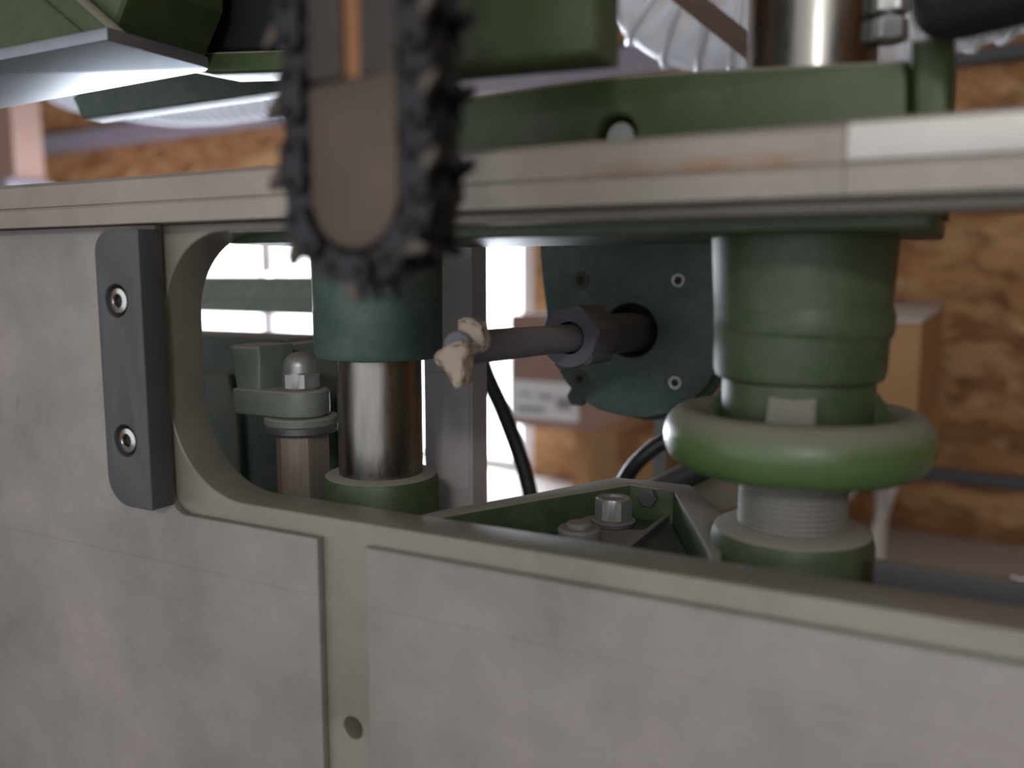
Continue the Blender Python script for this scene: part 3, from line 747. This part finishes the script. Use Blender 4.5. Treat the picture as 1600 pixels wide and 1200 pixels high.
NY = .372; NXp = P(470, 606, Y=NY); NX = NXp.x; zarm = P(470, 607, Y=NY).z; zarm0 = P(470, 648, Y=NY).z
kk = NY / ray(470, 620).y / FPX
cl = thing('clamp_arm', 'dusty green clamp arm with domed cap nut on a hexagonal standoff', 'clamp', (NX, NY, hw(-.15)))
ra = 44 * kk
xw0 = P(362, 600, Y=NY - ra).x; xw1 = P(402, 600, Y=NY - ra).x
arm = [(NX + ra * math.cos(a), NY + ra * math.sin(a)) for a in [-PI / 2 + PI * i / 20 for i in range(21)]]
arm += [(xw0, NY + ra), (xw0, NY - ra)]
slab('arm', arm, 'Z', zarm0, zarm, 'green_dusty', cl, bev=.002)
slab('arm_web', XZ([(352, 540), (400, 542), (402, 560), (402, 640), (371, 640)], NY - ra), 'Y', NY - ra + .0012, NY + ra - .001, 'green_dusty', cl, bev=.003)
slab('arm_root', XZ([(352, 545), (380, 547), (380, 640), (371, 640)], NY - ra), 'Y', NY + ra - .0009, .4995, 'green_dusty', cl, bev=.003)
hexnut('cap_nut', (NX, NY, zarm + .0001), 54 * kk, .0095, 'steel', cl, rot=.35)
rd_ = 26 * kk; lathe('cap_dome', (NX, NY, zarm + .0088), [(rd_, 0), (rd_, .004)] + [(rd_ * math.cos(a), .004 + rd_ * .85 * math.sin(a)) for a in [PI / 2 * i / 10 for i in range(1, 10)]] + [(0, .004 + rd_ * .85)], 'steel', cl, 40)
zf = zarm0
rf = 57 * kk
lathe('washer', (NX, NY, 0), [(0, zf - .0048), (rf - .0006, zf - .0048), (rf, zf - .0042), (rf, zf - .0008), (rf - .0006, zf - .0001), (0, zf - .0001)], 'green_dusty', cl)
lathe('washer', (NX, NY, 0), [(0, zf - .0095), (rf - .0015, zf - .0095), (rf - .0006, zf - .0085), (rf - .0006, zf - .0052), (rf - .0012, zf - .0049), (0, zf - .0049)], 'dull', cl)
hexnut('standoff', (NX, NY, hw(-.1505)), 75 * kk, zf - .0096 - hw(-.1505), 'standoff', cl, rot=.42)

# ------------------------------------------------------------------ bracket pocket with nuts
HR = -.116; HF = -.134
br = thing('bolted_bracket', 'green cast bracket pocket with dusty rim between the two columns', 'bracket', (-.16, .41, hw(-.15)))
outer = [(640, 808), (690, 796), (830, 771), (960, 745), (1020, 751), (1078, 757), (1098, 772), (1128, 800), (1128, 880)]
inner = [(1110, 880), (1106, 862), (1082, 818), (1052, 767), (985, 757), (850, 779), (700, 806), (660, 816)]
slab('rim_wall', XY(outer + inner, HR), 'Z', hw(-.150), hw(HR), 'green', br, bev=.0012)
fl = XY(outer + [(1128, 900), (640, 880)], HR)
fl = [(x, max(y, .336)) for x, y in fl]
inn = XY([(985, 757), (1052, 767), (1082, 818), (1106, 862)], HR)
slab('pocket_floor', [(LX + .036, .336), (inn[3][0], .336), (inn[3][0], inn[3][1]), (inn[2][0], inn[2][1]), (inn[1][0], inn[1][1] - .001), (inn[0][0], inn[0][1] - .001), (LX + .04, .36)], 'Z', hw(-.1499), hw(HF), 'pocket', br, bev=.001)
HP = HF + .0045
sp_ = thing('slotted_plate', 'dusty steel plate with a long slot, bolted in the green bracket pocket', 'plate', (-.15, .40, hw(HF)))
cr_ = P(1054, 798, Z=HP); nc = P(958, 819, Z=HP)
px0_ = P(930, 800, Z=HP).x
slx = P(1018, 800, Z=HP); sly = slx.y
slab('plate_body', rect(px0_ - .002, .340, cr_.x, cr_.y, .001), 'Z', hw(HF) + .0002, hw(HP), 'dull', sp_,
     holes=[rect(nc.x - .0020, nc.y - .004, nc.x + .0175, cr_.y - .0040, .0060)], bev=.0008)
lathe('washer', (nc.x, nc.y, hw(HP)), [(0, 0), (.0112, 0), (.0116, .0006), (.0116, .0024), (.0108, .003), (0, .003)], 'dull', sp_)
hexnut('hexagon_nut', (nc.x, nc.y, hw(HP) + .003), .0168, .0115, 'steel', sp_, bore=.0062, rot=.25)
lathe('bolt_end', (nc.x, nc.y, hw(HP) + .003), [(0, 0), (.006, 0), (.006, .010), (0, .0102)], 'brown', sp_, 24)
n2 = P(905, 829, Z=HP + .005)
lathe('round_washer', (n2.x, n2.y, hw(HP)), [(0, .0001), (.0104, .0001), (.0106, .0006), (.0106, .0058), (.0098, .0068), (0, .0068)], 'steel', sp_)
lathe('bolt_end', (n2.x, n2.y, hw(HP) + .0069), [(0, 0), (.0064, 0), (.0064, .0014), (.0056, .0024), (0, .0026)], 'steel', sp_, 24)
bk = P(1014, 777, Y=inn[0][1] - .002)
hexnut('wall_bolt', (bk.x, inn[0][1] - .0008, bk.z), .0092, .0050, 'dull', br, axis=Vector((0, -1, 0)))

# dark strip right of the collar
xs0 = RX + .036
ds = slab('steel_strip', [(.345, hw(-.130)), (.352, hw(-.130)), (.352, P(1420, 888, Y=.345).z), (.345, P(1420, 888, Y=.345).z)], 'X', xs0, .33, 'dull'); tag(ds, 'dark grey flat steel strip behind the lower right edge of the fence window', 'strip')
q = P(1600, 906, Y=.349)
bq = thing('small_bolt', 'tiny bright bolt lying on the dark steel strip at right edge', 'bolt', (q.x, .3485, ds.data.vertices[0].co.z))
ztp = P(1420, 888, Y=.345).z
cyl('bolt_shank', (q.x - .003, .3485, ztp + .0008), (q.x + .008, .3485, ztp + .0008), .0007, 'chrome_plain', bq, 16, .0002)
cyl('bolt_head', (q.x - .0042, .3485, ztp + .0011), (q.x - .003, .3485, ztp + .0011), .0011, 'chrome_plain', bq, 16, .0002)

# hoses, tube and lever behind the bracket
ch_ = []
h = tube('cable_hose', bez([P(735, 480, Y=.62), P(755, 570, Y=.60), P(785, 640, Y=.60), P(808, 700, Y=.60), P(822, 745, Y=.60), P(832, 800, Y=.60), P(840, 950, Y=.60)]), .0062, 'rubber')
tag(h, 'black rubber hose hanging diagonally in front of the bright window', 'hose')
h = tube('cable_hose', bez([P(930, 850, Y=.60), P(968, 765, Y=.60), P(1000, 718, Y=.60), P(1050, 685, Y=.61), P(1120, 680, Y=.62)]), .0058, 'rubber')
tag(h, 'black rubber hose arching behind the bracket below the motor plate', 'hose')
sq = box('square_tube', P(1021, 700, Y=.66).x, .66, .0, P(1041, 700, Y=.66).x, .672, hw(-.06), 'steel'); tag(sq, 'grey square steel tube standing behind the bracket near the handwheel', 'tube')
lv = thing('lever', 'grey steel lever rod with wooden end, leaning behind the bracket under the handwheel', 'lever', P(1060, 750, Y=.56))
cyl('lever_rod', P(1010, 775, Y=.56), P(1115, 722, Y=.56), .0085, 'dull', lv)
slab('wooden_end', XZ([(1078, 765), (1100, 742), (1150, 735), (1160, 790), (1130, 800)], .58), 'Y', .575, .60, 'wood', lv, bev=.003)
# stand of pale pipes that carries the box at right
pp = thing('pipe_stand', 'stand of pale grey bent pipes on the bench, seen right of the threaded spindle', 'stand', (bx1 - .1, 1.45, BZ))
box('stand_board', bx0 - .01, 1.30, sh_z - .014, bx1 - .02, 1.80, sh_z - .0002, 'white', pp, .002)
for (u, v) in ((bx0 + .02, 1.36), (bx1 - .055, 1.36), (bx0 + .02, 1.7), (bx1 - .055, 1.62)):
    tube('leg', bez([(u, v, sh_z - .014), (u + .01, v, sh_z - .10), (u - .004, v, sh_z - .18), (u - .006, v, BZ + .002)]), .0085, 'white', pp)
tube('hook', bez([(bx1 - .085, 1.36, sh_z - .014), (bx1 - .083, 1.36, sh_z - .06), (bx1 - .095, 1.36, sh_z - .085), (bx1 - .115, 1.36, sh_z - .08)]), .0055, 'white', pp)
